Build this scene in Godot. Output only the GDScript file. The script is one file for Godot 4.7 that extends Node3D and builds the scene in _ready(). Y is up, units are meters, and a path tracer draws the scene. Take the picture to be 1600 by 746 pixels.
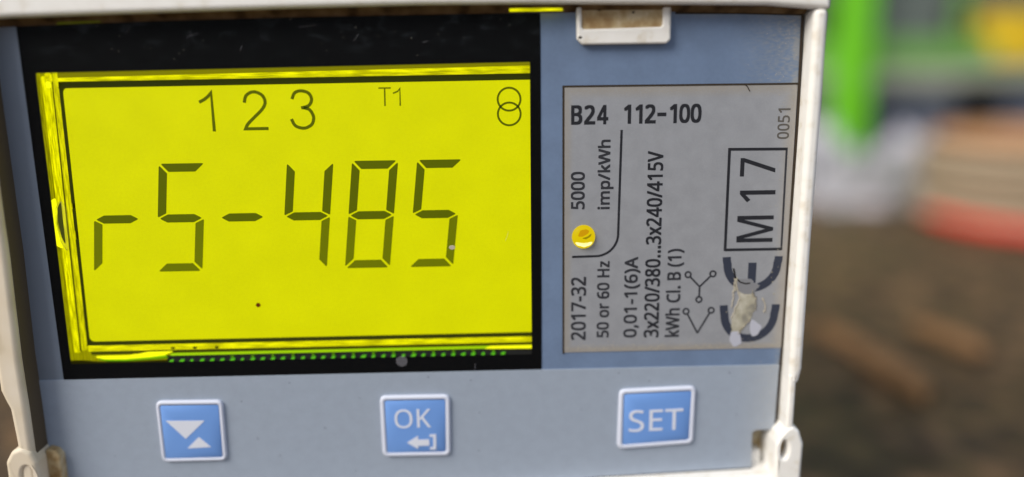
extends Node3D
# An electricity meter seen from close by on a brown ground, with a green rack behind it.
# Shapes are given in millimetres and committed in metres.

const MM := 0.001
var rng := RandomNumberGenerator.new()
var mats := {}
var meter: Node3D

func _ready():
	rng.seed = 7
	# ---- camera ----
	var cam := Camera3D.new()
	cam.name = "camera"
	add_child(cam)
	var attr := CameraAttributesPhysical.new()
	attr.frustum_focal_length = 40.2
	attr.frustum_focus_distance = 0.0685
	attr.frustum_near = 0.004
	attr.frustum_far = 60.0
	attr.exposure_aperture = 8.4
	cam.attributes = attr
	cam.transform = Transform3D(Basis(Vector3(0.99943886, -0.01128315, 0.03153826), Vector3(0.01754383, 0.97841113, -0.205922), Vector3(-0.02853394, 0.20635975, 0.97806005)), Vector3(7.2, 64.7, 68.0) * MM)
	cam.current = true
	# ---- sky ----
	var we := WorldEnvironment.new()
	we.name = "daylight"
	var env := Environment.new()
	env.background_mode = Environment.BG_SKY
	var sky := Sky.new()
	var sm := ProceduralSkyMaterial.new()
	sm.sky_top_color = Color(0.80, 0.86, 0.94)
	sm.sky_horizon_color = Color(0.80, 0.82, 0.85)
	sm.sky_curve = 0.2
	sm.ground_bottom_color = Color(0.20, 0.17, 0.14)
	sm.ground_horizon_color = Color(0.30, 0.27, 0.24)
	sm.sun_angle_max = 1.0
	sm.energy_multiplier = 1.0
	sky.sky_material = sm
	env.sky = sky
	env.background_energy_multiplier = 0.80
	env.tonemap_mode = Environment.TONE_MAPPER_LINEAR
	env.tonemap_exposure = 1.0
	env.sdfgi_enabled = true
	env.ssao_enabled = true
	env.ssil_enabled = true
	we.environment = env
	add_child(we)
	# ---- sun, softened by thin cloud, high on the left ----
	var sun := DirectionalLight3D.new()
	sun.name = "sun"
	sun.light_energy = 1.1
	sun.light_color = Color(1.0, 0.97, 0.92)
	sun.light_angular_distance = 34.0
	sun.shadow_enabled = true
	add_child(sun)
	sun.look_at_from_position(Vector3(-0.80, 0.78, 0.56), Vector3.ZERO)

	materials()
	setting()
	build_meter()
	background()

# ------------------------------------------------------------------ materials
func noise(freq: float, octaves := 4, kind := FastNoiseLite.TYPE_SIMPLEX_SMOOTH, sd := 1) -> FastNoiseLite:
	var n := FastNoiseLite.new()
	n.seed = sd
	n.noise_type = kind
	n.frequency = freq
	n.fractal_type = FastNoiseLite.FRACTAL_FBM
	n.fractal_octaves = octaves
	return n

func ramp_tex(cols: Array, offs: Array, n: FastNoiseLite, size := 512) -> NoiseTexture2D:
	var t := NoiseTexture2D.new()
	t.width = size
	t.height = size
	t.seamless = true
	t.noise = n
	var g := Gradient.new()
	g.offsets = PackedFloat32Array(offs)
	g.colors = PackedColorArray(cols)
	t.color_ramp = g
	return t

func mat(called: String, c: Color, rough := 0.5, spec := 0.5) -> StandardMaterial3D:
	var m := StandardMaterial3D.new()
	m.resource_name = called
	m.albedo_color = c
	m.roughness = rough
	m.metallic_specular = spec
	mats[called] = m
	return m

func glow(called: String, c: Color, e := 1.0) -> StandardMaterial3D:
	var m := mat(called, Color(0.10, 0.10, 0.0), 0.5, 0.2)
	m.emission_enabled = true
	m.emission = c
	m.emission_energy_multiplier = e
	return m

func tri(m: StandardMaterial3D, t: Texture2D, size_mm: float, world := false):
	m.albedo_texture = t
	m.uv1_triplanar = true
	m.uv1_world_triplanar = world
	m.uv1_scale = Vector3.ONE * (1.0 / (size_mm * MM))

func fine_relief(m: StandardMaterial3D, size_mm: float, depth_cm: float, sd := 3):
	var t := NoiseTexture2D.new()
	t.width = 256
	t.height = 256
	t.seamless = true
	t.noise = noise(0.06, 3, FastNoiseLite.TYPE_SIMPLEX_SMOOTH, sd)
	m.heightmap_enabled = true
	m.heightmap_texture = t
	m.heightmap_scale = depth_cm
	m.uv1_triplanar = true
	m.uv1_scale = Vector3.ONE * (1.0 / (size_mm * MM))

func painted(w: int, h: int, f: Callable) -> ImageTexture:
	var im := Image.create(w, h, false, Image.FORMAT_RGB8)
	for y in h:
		for x in w:
			im.set_pixel(x, y, f.call(float(x) / w, float(y) / h))
	return ImageTexture.create_from_image(im)

func materials():
	var white := Color(1, 1, 1)
	var ivory := mat("ivory plastic", Color(1, 1, 1), 0.42, 0.45)
	tri(ivory, ramp_tex([Color(0.85, 0.825, 0.78), Color(0.925, 0.92, 0.91), Color(0.945, 0.943, 0.94)], [0.0, 0.35, 1.0], noise(0.012, 4)), 14)
	var stained := mat("stained ivory plastic", white, 0.6, 0.3)
	tri(stained, ramp_tex([Color(0.58, 0.46, 0.30), Color(0.70, 0.61, 0.46), Color(0.82, 0.77, 0.66)], [0.1, 0.45, 0.9], noise(0.008, 4, FastNoiseLite.TYPE_SIMPLEX_SMOOTH, 8)), 9)
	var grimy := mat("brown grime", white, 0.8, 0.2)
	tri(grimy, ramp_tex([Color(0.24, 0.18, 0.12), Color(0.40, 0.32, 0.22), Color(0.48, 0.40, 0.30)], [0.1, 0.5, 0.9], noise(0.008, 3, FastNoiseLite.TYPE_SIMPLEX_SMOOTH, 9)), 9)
	var shaded_ivory := mat("shaded ivory plastic", white, 0.45, 0.4)  # ivory with the left side's shade mixed into the colour
	tri(shaded_ivory, ramp_tex([Color(0.74, 0.68, 0.58), Color(0.85, 0.80, 0.72), Color(0.88, 0.84, 0.78)], [0.0, 0.4, 1.0], noise(0.008, 3, FastNoiseLite.TYPE_SIMPLEX_SMOOTH, 14), 256), 14)
	mat("brown shade and dirt", Color(0.37, 0.33, 0.28), 0.8, 0.2)  # wall shade and dirt together in one brown
	mat("dark gap", Color(0.10, 0.085, 0.07), 0.9, 0.2)
	mat("edge dirt", Color(0.24, 0.21, 0.18), 0.9, 0.2)

	# blue film of the faceplate: dusty towards its right corner, a few scuffs
	var na := noise(9.0, 4, FastNoiseLite.TYPE_SIMPLEX_SMOOTH, 21)
	var nb := noise(60.0, 3, FastNoiseLite.TYPE_SIMPLEX_SMOOTH, 22)
	var blue := mat("blue faceplate film", white, 0.42, 0.4)
	blue.albedo_texture = painted(900, 420, func(u, v):
		var c := Color(0.425, 0.502, 0.625)
		var s: float = na.get_noise_2d(u * 2.1, v)
		c = c * (1.0 + 0.05 * s + 0.02 * nb.get_noise_2d(u * 2.1, v))
		var dust: float = smoothstep(0.90, 1.02, u) * smoothstep(0.40, 0.06, v) * clampf(0.30 + 0.9 * nb.get_noise_2d(u * 1.6, v * 2.6), 0.0, 1.0)
		c = c.lerp(Color(0.50, 0.52, 0.55), smoothstep(0.10, 0.02, u) * 0.75)
		dust += 0.5 * smoothstep(0.035, 0.0, v) * clampf(0.5 + s, 0.0, 1.0) + 0.8 * smoothstep(0.985, 1.0, u) * clampf(0.6 + s, 0.0, 1.0)
		return c.lerp(Color(0.64, 0.62, 0.59), clampf(dust, 0.0, 0.6)))
	var pale := mat("grey keypad film", white, 0.5, 0.35)
	pale.albedo_texture = painted(1000, 190, func(u, v):
		var c := Color(0.595, 0.640, 0.710)
		var s: float = na.get_noise_2d(u * 5.0 + 4.0, v)
		c = c * (1.0 + 0.02 * s + 0.015 * nb.get_noise_2d(u * 5.0, v))
		var speck: float = smoothstep(0.46, 0.62, nb.get_noise_2d(u * 16.0, v * 3.0 + 9.0)) * 0.35
		c = c.lerp(Color(0.36, 0.36, 0.36), speck * 0.3)
		var grime: float = smoothstep(0.93, 1.0, u) * clampf(0.35 + nb.get_noise_2d(u * 9.0, v * 2.0), 0.0, 1.0)
		return c.lerp(Color(0.70, 0.68, 0.64), grime * 0.6))
	var label := mat("grey label foil", white, 0.38, 0.5)
	label.metallic = 0.15
	label.albedo_texture = painted(640, 760, func(u, v):
		var c := Color(0.605, 0.618, 0.650)
		var s: float = na.get_noise_2d(u + 7.0, v * 1.2)
		c = c * (1.0 + 0.04 * s + 0.05 * nb.get_noise_2d(u * 4.5, v * 5.4))
		var edge: float = maxf(smoothstep(0.045, 0.0, u), maxf(smoothstep(0.93, 1.0, u), maxf(smoothstep(0.965, 1.0, v) * 1.4, smoothstep(0.05, 0.0, v))))
		var g: float = edge * clampf(0.55 + 1.3 * nb.get_noise_2d(u * 4.0, v * 4.0), 0.0, 1.0)
		c = c.lerp(Color(0.63, 0.59, 0.53), clampf(g, 0.0, 0.7))
		var fleck: float = smoothstep(0.40, 0.6, nb.get_noise_2d(u * 9.0 + 3.0, v * 10.0))
		return c.lerp(Color(0.80, 0.80, 0.80), fleck * 0.4))
	mat("label print", Color(0.20, 0.205, 0.23), 0.6, 0.3)
	mat("bold label print", Color(0.15, 0.155, 0.18), 0.6, 0.3)
	mat("faded label print", Color(0.36, 0.35, 0.34), 0.6, 0.3)
	mat("navy label print", Color(0.21, 0.23, 0.29), 0.55, 0.3)
	var torn := mat("torn cream backing", Color(1, 1, 1), 0.75, 0.2)
	tri(torn, ramp_tex([Color(0.52, 0.51, 0.48), Color(0.65, 0.635, 0.575), Color(0.75, 0.74, 0.70)], [0.1, 0.5, 0.9], noise(0.02, 4, FastNoiseLite.TYPE_SIMPLEX_SMOOTH, 25), 256), 9)
	var sv := mat("bare silver foil", Color(0.60, 0.61, 0.64), 0.35, 0.5)
	sv.metallic = 0.4
	mat("white backing", Color(0.70, 0.71, 0.77), 0.7, 0.3)
	# black print behind the window, smeared with dust along its top
	var black := mat("black window print", white, 0.55, 0.12)
	black.albedo_texture = painted(800, 560, func(u, v):
		var c := Color(0.055, 0.062, 0.068)
		var smear: float = smoothstep(0.15, 0.02, v) * smoothstep(0.0, 0.7, na.get_noise_2d(u * 1.6, v * 2.2) + 0.35 * nb.get_noise_2d(u * 1.2, v * 1.2))
		var bit: float = smoothstep(0.50, 0.60, nb.get_noise_2d(u * 6.0 + 2.0, v * 3.2))
		return c.lerp(Color(0.36, 0.38, 0.42), clampf(smear * 0.30 + bit * 0.12, 0.0, 0.7)))
	var pane := mat("clear window", Color(0, 0, 0, 0.01), 0.06, 0.13)
	pane.transparency = BaseMaterial3D.TRANSPARENCY_ALPHA
	# the lit display
	var panel := glow("lit display yellow", Color(1, 1, 1), 1.0)
	var np := noise(26.0, 3, FastNoiseLite.TYPE_SIMPLEX_SMOOTH, 31)
	panel.emission_texture = painted(512, 300, func(u, v):
		var s: float = np.get_noise_2d(u * 5.1, v * 3.0)
		var l: float = 1.0 + 0.018 * s + 0.022 * na.get_noise_2d(u * 0.8, v * 0.5)
		return Color(0.845 * l, 0.848 * l, 0.0))
	panel.emission_operator = BaseMaterial3D.EMISSION_OP_MULTIPLY
	var streak := ramp_tex([Color(0.72, 0.70, 0.0), Color(0.88, 0.87, 0.0), Color(1.0, 0.98, 0.02)], [0.15, 0.5, 0.85], noise(0.02, 4, FastNoiseLite.TYPE_SIMPLEX_SMOOTH, 41), 256)
	for it in [["bright light guide", 1.05], ["light guide", 0.85], ["dull light guide", 0.40]]:
		for way in ["", "upright "]:
			var g := glow(way + it[0], Color(1, 1, 1), it[1])
			g.emission_operator = BaseMaterial3D.EMISSION_OP_MULTIPLY
			g.emission_texture = streak
			g.uv1_triplanar = true
			g.uv1_scale = Vector3(70, 700, 300) if way == "" else Vector3(900, 90, 300)
	glow("olive light guide", Color(0.50, 0.49, 0.02), 1.0)
	glow("strong light guide", Color(1.0, 1.0, 0.06), 1.15)
	glow("lime light guide", Color(0.66, 0.86, 0.02), 0.95)
	glow("green light guide", Color(0.40, 0.66, 0.02), 0.7)
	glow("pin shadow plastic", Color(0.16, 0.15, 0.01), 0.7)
	glow("green glint", Color(0.40, 0.84, 0.14), 0.72)
	glow("olive dim light guide", Color(0.40, 0.40, 0.02), 0.8)
	glow("dim light guide", Color(0.26, 0.28, 0.02), 0.8)
	var gasket := mat("display border line", Color(0.14, 0.15, 0.03), 0.6, 0.2)
	gasket.emission_enabled = true
	gasket.emission = Color(0.14, 0.16, 0.0)
	var seg := mat("display segment", Color(0.07, 0.20, 0.0, 0.86), 0.6, 0.2)
	seg.transparency = BaseMaterial3D.TRANSPARENCY_ALPHA
	var seg2 := mat("paler display segment", Color(0.08, 0.22, 0.0, 0.79), 0.6, 0.2)
	seg2.transparency = BaseMaterial3D.TRANSPARENCY_ALPHA
	var clear := mat("clear plastic clip", Color(0.75, 0.75, 0.5, 0.16), 0.12, 0.5)
	clear.transparency = BaseMaterial3D.TRANSPARENCY_ALPHA
	# keys
	var rim := mat("white key rim", Color(0.82, 0.845, 0.92), 0.5, 0.4)
	rim.subsurf_scatter_enabled = false
	mat("blue key", Color(0.43, 0.60, 0.87), 0.45, 0.4)
	mat("key print", Color(0.84, 0.86, 0.92), 0.55, 0.3)
	# pulse lamp
	glow("pulse lamp yellow", Color(0.90, 0.79, 0.02), 0.9)
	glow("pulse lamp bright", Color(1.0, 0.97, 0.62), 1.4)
	glow("pulse lamp orange", Color(0.84, 0.62, 0.03), 0.85)
	glow("pulse lamp olive", Color(0.66, 0.58, 0.02), 0.75)
	var sg := mat("faint smudge", Color(0.62, 0.62, 0.66, 0.28), 0.7, 0.2)
	sg.transparency = BaseMaterial3D.TRANSPARENCY_ALPHA
	mat("speck", Color(0.72, 0.69, 0.63), 0.9, 0.2)
	mat("dark speck", Color(0.22, 0.20, 0.18), 0.9, 0.2)
	mat("red speck", Color(0.40, 0.16, 0.03), 0.9, 0.2)
	# surroundings
	var ground := mat("brown ground", white, 0.55, 0.45)
	tri(ground, ramp_tex([Color(0.215, 0.165, 0.120), Color(0.29, 0.232, 0.175), Color(0.36, 0.30, 0.20), Color(0.44, 0.335, 0.235), Color(0.57, 0.44, 0.33)], [0.22, 0.44, 0.57, 0.68, 0.88], noise(0.011, 5, FastNoiseLite.TYPE_SIMPLEX_SMOOTH, 51), 1024), 125, true)
	var strip := mat("orange brown strip", white, 0.7, 0.3)
	tri(strip, ramp_tex([Color(0.52, 0.39, 0.27), Color(0.64, 0.49, 0.35)], [0.2, 0.8], noise(0.02, 4, FastNoiseLite.TYPE_SIMPLEX_SMOOTH, 52), 256), 20)
	mat("lime green paint", Color(0.44, 0.80, 0.10), 0.4, 0.5)
	mat("dull green paint", Color(0.44, 0.64, 0.33), 0.5, 0.4)
	mat("pale grey slat", Color(0.72, 0.74, 0.68), 0.6, 0.3)
	mat("dark blue plastic", Color(0.34, 0.37, 0.44), 0.5, 0.4)
	mat("dark teal plastic", Color(0.20, 0.29, 0.32), 0.5, 0.4)
	mat("grey teal metal", Color(0.40, 0.44, 0.43), 0.5, 0.4)
	mat("grey metal", Color(0.52, 0.52, 0.53), 0.5, 0.4)
	mat("yellow plastic", Color(0.90, 0.76, 0.16), 0.45, 0.4)
	mat("black plastic", Color(0.16, 0.16, 0.17), 0.5, 0.4)
	var film := mat("crumpled plastic film", white, 0.2, 0.5)
	tri(film, ramp_tex([Color(0.56, 0.58, 0.58), Color(0.72, 0.72, 0.77), Color(0.92, 0.91, 0.96)], [0.25, 0.5, 0.75], noise(0.012, 3, FastNoiseLite.TYPE_SIMPLEX_SMOOTH, 66), 256), 60)
	mat("tan cord", Color(0.66, 0.60, 0.52), 0.8, 0.2)
	mat("tan cord dark", Color(0.56, 0.50, 0.42), 0.8, 0.2)
	mat("orange cord", Color(0.70, 0.53, 0.39), 0.8, 0.2)
	mat("red plastic", Color(0.86, 0.17, 0.14), 0.4, 0.4)
	var wall := mat("grey wall", white, 0.85, 0.2)
	tri(wall, ramp_tex([Color(0.42, 0.43, 0.43), Color(0.58, 0.59, 0.58)], [0.2, 0.8], noise(0.01, 4, FastNoiseLite.TYPE_SIMPLEX_SMOOTH, 61), 256), 700, true)

# ------------------------------------------------------------------ mesh helpers
class Shape:
	var v := PackedVector3Array()
	var n := PackedVector3Array()
	var uv := PackedVector2Array()
	func face(a: Vector3, b: Vector3, c: Vector3, na: Vector3, nb: Vector3, nc: Vector3, ua := Vector2.ZERO, ub := Vector2.ZERO, uc := Vector2.ZERO):
		var g := (b - a).cross(c - a)
		if g.length_squared() < 1e-16:
			return
		if g.dot(na + nb + nc) > 0.0:
			v.append_array([a, c, b]); n.append_array([na, nc, nb]); uv.append_array([ua, uc, ub])
		else:
			v.append_array([a, b, c]); n.append_array([na, nb, nc]); uv.append_array([ua, ub, uc])
	func quad(a: Vector3, b: Vector3, c: Vector3, d: Vector3, na: Vector3, nb: Vector3, nc: Vector3, nd: Vector3):
		face(a, b, c, na, nb, nc)
		face(a, c, d, na, nc, nd)
	func flat(a: Vector3, b: Vector3, c: Vector3, d: Vector3, out: Vector3):
		var g := (b - a).cross(c - a).normalized()
		if g.dot(out) < 0.0:
			g = -g
		quad(a, b, c, d, g, g, g, g)
	func planar_uv():
		var lo := Vector3.INF
		var hi := -Vector3.INF
		for p in v:
			lo = lo.min(p)
			hi = hi.max(p)
		for i in v.size():
			uv[i] = Vector2((v[i].x - lo.x) / maxf(hi.x - lo.x, 1e-6), (hi.y - v[i].y) / maxf(hi.y - lo.y, 1e-6))
	func mesh() -> ArrayMesh:
		var a := []
		a.resize(Mesh.ARRAY_MAX)
		var s := PackedVector3Array()
		s.resize(v.size())
		for i in v.size():
			s[i] = v[i] * 0.001
		a[Mesh.ARRAY_VERTEX] = s
		a[Mesh.ARRAY_NORMAL] = n
		a[Mesh.ARRAY_TEX_UV] = uv
		var m := ArrayMesh.new()
		m.add_surface_from_arrays(Mesh.PRIMITIVE_TRIANGLES, a)
		return m

func put(called: String, s: Shape, m: String, parent: Node, at := Vector3.ZERO) -> MeshInstance3D:
	var o := MeshInstance3D.new()
	o.name = numbered(called, parent)
	o.mesh = s.mesh()
	o.material_override = mats[m]
	o.position = at * MM
	parent.add_child(o, true)
	return o

func numbered(called: String, parent: Node) -> String:
	if not parent.has_node(called):
		return called
	var i := 1
	while parent.has_node("%s_%03d" % [called, i]):
		i += 1
	return "%s_%03d" % [called, i]

func base(called: String, parent: Node, at := Vector3.ZERO) -> Node3D:
	var o := Node3D.new()
	o.name = numbered(called, parent)
	o.position = at * MM
	parent.add_child(o, true)
	return o

func tag(o: Node, label: String, category := "", group := "", kind := ""):
	o.set_meta("label", label)
	if category: o.set_meta("category", category)
	if group: o.set_meta("group", group)
	if kind: o.set_meta("kind", kind)

func area2(p: PackedVector2Array) -> float:
	var s := 0.0
	for i in p.size():
		s += p[i].cross(p[(i + 1) % p.size()])
	return s

func ccw(p: PackedVector2Array) -> PackedVector2Array:
	if area2(p) < 0.0:
		p = p.duplicate()
		p.reverse()
	return p

# the outline's corners rounded by radius r
func rounded(p: PackedVector2Array, r, seg := 5) -> PackedVector2Array:
	p = ccw(p)
	var out := PackedVector2Array()
	var n := p.size()
	for i in n:
		var a := p[(i + n - 1) % n]
		var b := p[i]
		var c := p[(i + 1) % n]
		var rr: float = r[i] if r is Array else r
		var d1 := (a - b).normalized()
		var d2 := (c - b).normalized()
		var cosang := clampf(d1.dot(d2), -1.0, 1.0)
		var half := acos(cosang) / 2.0
		if rr <= 0.001 or half > 1.5:
			out.append(b)
			continue
		var t := minf(rr / tan(half), 0.48 * minf((a - b).length(), (c - b).length()))
		for k in seg + 1:
			var f := float(k) / seg
			var q0 := b + d1 * t
			var q1 := b + d2 * t
			out.append(q0.lerp(b, f).lerp(b.lerp(q1, f), f))
	return out

func rect(x0: float, y0: float, x1: float, y1: float, r := 0.3, seg := 5) -> PackedVector2Array:
	return rounded(PackedVector2Array([Vector2(x0, y0), Vector2(x1, y0), Vector2(x1, y1), Vector2(x0, y1)]), r, seg)

func poly(a: Array) -> PackedVector2Array:
	var p := PackedVector2Array()
	for i in range(0, a.size(), 2):
		p.append(Vector2(a[i], a[i + 1]))
	return p

# walls and a rounded front edge along an outline; side = 1 for an outer edge, -1 for a hole's edge
func edge(s: Shape, p: PackedVector2Array, z0: float, z1: float, b: float, side: float, seg := 4) -> PackedVector2Array:
	var n := p.size()
	var en := PackedVector2Array()
	for i in n:
		var d := (p[(i + 1) % n] - p[i]).normalized()
		en.append(Vector2(d.y, -d.x) * side)
	var mit := PackedVector2Array()
	for i in n:
		var a := en[(i + n - 1) % n]
		var c := en[i]
		var m := (a + c).normalized()
		mit.append(m / maxf(m.dot(c), 0.4))
	var rings := [[0.0, z0, 0.0], [0.0, z1 - b, 0.0]]
	if b > 0.0:
		for k in range(1, seg + 1):
			var th := PI / 2 * k / seg
			rings.append([b * (1.0 - cos(th)), z1 - b + b * sin(th), th])
	for r in rings.size() - 1:
		var q0 = rings[r]
		var q1 = rings[r + 1]
		for i in n:
			var j := (i + 1) % n
			var ni := en[i] if en[(i + n - 1) % n].dot(en[i]) < 0.7 else mit[i].normalized()
			var nj := en[i] if en[i].dot(en[j]) < 0.7 else mit[j].normalized()
			var f := func(i2, q): return Vector3(p[i2].x - mit[i2].x * q[0], p[i2].y - mit[i2].y * q[0], q[1])
			var nn := func(n2, q): return Vector3(n2.x * cos(q[2]), n2.y * cos(q[2]), sin(q[2]))
			s.quad(f.call(i, q0), f.call(j, q0), f.call(j, q1), f.call(i, q1), nn.call(ni, q0), nn.call(nj, q0), nn.call(nj, q1), nn.call(ni, q1))
	var top := PackedVector2Array()
	for i in n:
		top.append(p[i] - mit[i] * b)
	return top

# triangles of an outline whose neighbouring points may coincide
func triangles(p: PackedVector2Array) -> PackedInt32Array:
	var q := PackedVector2Array()
	var at := PackedInt32Array()
	for i in p.size():
		if q.is_empty() or (p[i] * 100.0).distance_to(q[q.size() - 1]) > 0.1:
			q.append(p[i] * 100.0)
			at.append(i)
	while q.size() > 3 and q[0].distance_to(q[q.size() - 1]) < 0.1:
		q.remove_at(q.size() - 1)
		at.remove_at(at.size() - 1)
	var out := PackedInt32Array()
	for i in Geometry2D.triangulate_polygon(q):
		out.append(at[i])
	return out

func prism(p: PackedVector2Array, z0: float, z1: float, b := 0.0, seg := 4, s: Shape = null, back := false) -> Shape:
	if s == null:
		s = Shape.new()
	p = ccw(p)
	var top := edge(s, p, z0, z1, b, 1.0, seg)
	var idx := triangles(top)
	if idx.is_empty():
		idx = triangles(p)
	var up := Vector3(0, 0, 1)
	for i in range(0, idx.size(), 3):
		s.face(Vector3(top[idx[i]].x, top[idx[i]].y, z1), Vector3(top[idx[i + 1]].x, top[idx[i + 1]].y, z1), Vector3(top[idx[i + 2]].x, top[idx[i + 2]].y, z1), up, up, up)
	if back:
		idx = triangles(p)
		for i in range(0, idx.size(), 3):
			s.face(Vector3(p[idx[i]].x, p[idx[i]].y, z0), Vector3(p[idx[i + 1]].x, p[idx[i + 1]].y, z0), Vector3(p[idx[i + 2]].x, p[idx[i + 2]].y, z0), -up, -up, -up)
	return s

# a plate with one hole: both outlines have the same number of points and start at the same corner
func ring_prism(p: PackedVector2Array, h: PackedVector2Array, z0: float, z1: float, b := 0.0, s: Shape = null) -> Shape:
	if s == null:
		s = Shape.new()
	p = ccw(p)
	h = ccw(h)
	var a := edge(s, p, z0, z1, b, 1.0)
	var c := edge(s, h, z0, z1, b, -1.0)
	var up := Vector3(0, 0, 1)
	var n := p.size()
	for i in n:
		var j := (i + 1) % n
		s.quad(Vector3(a[i].x, a[i].y, z1), Vector3(a[j].x, a[j].y, z1), Vector3(c[j].x, c[j].y, z1), Vector3(c[i].x, c[i].y, z1), up, up, up, up)
	return s

func ellipse(c: Vector2, rx: float, ry: float, n := 40, a0 := 0.0) -> PackedVector2Array:
	var p := PackedVector2Array()
	for i in n:
		var t := a0 + TAU * i / n
		p.append(c + Vector2(cos(t) * rx, sin(t) * ry))
	return p

func ribbon(pts: PackedVector2Array, w: float, z0: float, z1: float, s: Shape = null) -> Shape:
	var l := PackedVector2Array()
	var r := PackedVector2Array()
	var n := pts.size()
	for i in n:
		var d1 := (pts[i] - pts[maxi(i - 1, 0)]).normalized()
		var d2 := (pts[mini(i + 1, n - 1)] - pts[i]).normalized()
		if i == 0: d1 = d2
		if i == n - 1: d2 = d1
		var t := (d1 + d2).normalized()
		var m := Vector2(-t.y, t.x) * (w / 2.0) / maxf(t.dot(d1), 0.5)
		l.append(pts[i] + m)
		r.append(pts[i] - m)
	r.reverse()
	l.append_array(r)
	return prism(l, z0, z1, 0.0, 1, s)

# a half circle open upwards, its ends drawn on a little
func open_arc(c: Vector2, r: float, more: float) -> PackedVector2Array:
	var p := PackedVector2Array()
	for k in 6:
		var f := 1.0 - k / 6.0
		p.append(c + Vector2(-r - 0.10 * (1.0 - (1.0 - f) * (1.0 - f)) , more * f))
	p.append_array(arc_points(c, r, 180, 360))
	for k in 6:
		var f := (k + 1) / 6.0
		p.append(c + Vector2(r + 0.10 * (1.0 - (1.0 - f) * (1.0 - f)), more * f))
	return p

func smooth_line(p: PackedVector2Array, seg := 6) -> PackedVector2Array:
	var out := PackedVector2Array()
	var n := p.size()
	for i in n - 1:
		for k in seg:
			out.append(p[i].cubic_interpolate(p[i + 1], p[maxi(i - 1, 0)], p[mini(i + 2, n - 1)], float(k) / seg))
	out.append(p[n - 1])
	return out

func arc_points(c: Vector2, r: float, a0: float, a1: float, n := 28) -> PackedVector2Array:
	var p := PackedVector2Array()
	for i in n + 1:
		var t := deg_to_rad(lerpf(a0, a1, float(i) / n))
		p.append(c + Vector2(cos(t), sin(t)) * r)
	return p

# lettering fitted to a box of w x h millimetres whose lower left corner (in reading direction) is at x, y; turned by deg
func letters(t: String, x: float, y: float, w: float, h: float, deg: float, z: float, weight := 400, thick := 0.012, lean := 0.0) -> Shape:
	var f := SystemFont.new()
	f.font_names = PackedStringArray(["Droid Sans"])
	f.font_weight = weight
	var tm := TextMesh.new()
	tm.font = f
	tm.font_size = 96
	tm.pixel_size = 0.01
	tm.curve_step = 1.0
	tm.depth = 0.02
	tm.text = t
	var a := tm.get_mesh_arrays()
	var vs: PackedVector3Array = a[Mesh.ARRAY_VERTEX]
	var ns: PackedVector3Array = a[Mesh.ARRAY_NORMAL]
	var ix = a[Mesh.ARRAY_INDEX]
	var lo := Vector3.INF
	var hi := -Vector3.INF
	for p in vs:
		lo = lo.min(p)
		hi = hi.max(p)
	var s := Shape.new()
	var q := PackedVector3Array()
	for p in vs:
		var u := Vector2((p.x - lo.x) / (hi.x - lo.x) * w, (p.y - lo.y) / (hi.y - lo.y) * h)
		u.x += lean * u.y
		u = u.rotated(deg_to_rad(deg)) + Vector2(x, y)
		q.append(Vector3(u.x, u.y, z + (p.z - lo.z) / maxf(hi.z - lo.z, 1e-6) * thick))
	var count: int = ix.size() if ix != null else vs.size()
	for i in range(0, count, 3):
		var i0: int = ix[i] if ix != null else i
		var i1: int = ix[i + 1] if ix != null else i + 1
		var i2: int = ix[i + 2] if ix != null else i + 2
		var fl := func(m: Vector3) -> Vector3:
			var d := Vector2(m.x, m.y).rotated(deg_to_rad(deg))
			return Vector3(d.x, d.y, m.z)
		s.face(q[i0], q[i1], q[i2], fl.call(ns[i0]), fl.call(ns[i1]), fl.call(ns[i2]))
	return s

func add(s: Shape, t: Shape, d: Vector3):
	for p in t.v:
		s.v.append(p + d)
	s.n.append_array(t.n)
	s.uv.append_array(t.uv)

# the same lettering with a thicker stroke
func heavy(t: Shape, grow: float) -> Shape:
	var s := Shape.new()
	var k := 0
	for d in [Vector2(-1, -1), Vector2(1, -1), Vector2(-1, 1), Vector2(1, 1)]:
		add(s, t, Vector3(d.x * grow, d.y * grow, 0.0008 * k))
		k += 1
	return s

# evenly spaced narrow characters
func spaced(t: String, x: float, y: float, pitch: float, cw: float, h: float, deg: float, z: float, thick := 0.012) -> Shape:
	var s := Shape.new()
	var dir := Vector2.RIGHT.rotated(deg_to_rad(deg))
	var up := Vector2.UP.rotated(deg_to_rad(deg)) * -1.0
	for i in t.length():
		var w: float = cw * {"1": 0.62, "-": 0.8, ".": 0.2}.get(t[i], 1.0)
		var hh: float = h * (0.13 if t[i] == "-" else 1.0)
		var p := Vector2(x, y) + dir * (pitch * i + (cw - w) / 2.0) + up * (h * 0.4 if t[i] == "-" else 0.0)
		add(s, letters(t[i], p.x, p.y, w, hh, deg, z, 400, thick), Vector3.ZERO)
	return s

func jagged(p: PackedVector2Array, step: float, amp: float, sd: int) -> PackedVector2Array:
	var nz := noise(6.0, 3, FastNoiseLite.TYPE_SIMPLEX_SMOOTH, sd)
	var out := PackedVector2Array()
	for i in p.size():
		var a := p[i]
		var b := p[(i + 1) % p.size()]
		var m := maxi(1, int((b - a).length() / step))
		for k in m:
			var q := a.lerp(b, float(k) / m)
			out.append(q + Vector2(nz.get_noise_2dv(q), nz.get_noise_2dv(q + Vector2(40, 7))) * amp)
	return out

func box(x0: float, y0: float, z0: float, x1: float, y1: float, z1: float, b := 0.1, s: Shape = null) -> Shape:
	return prism(rect(x0, y0, x1, y1, b, 3), z0, z1, b, 3, s, true)

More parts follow.
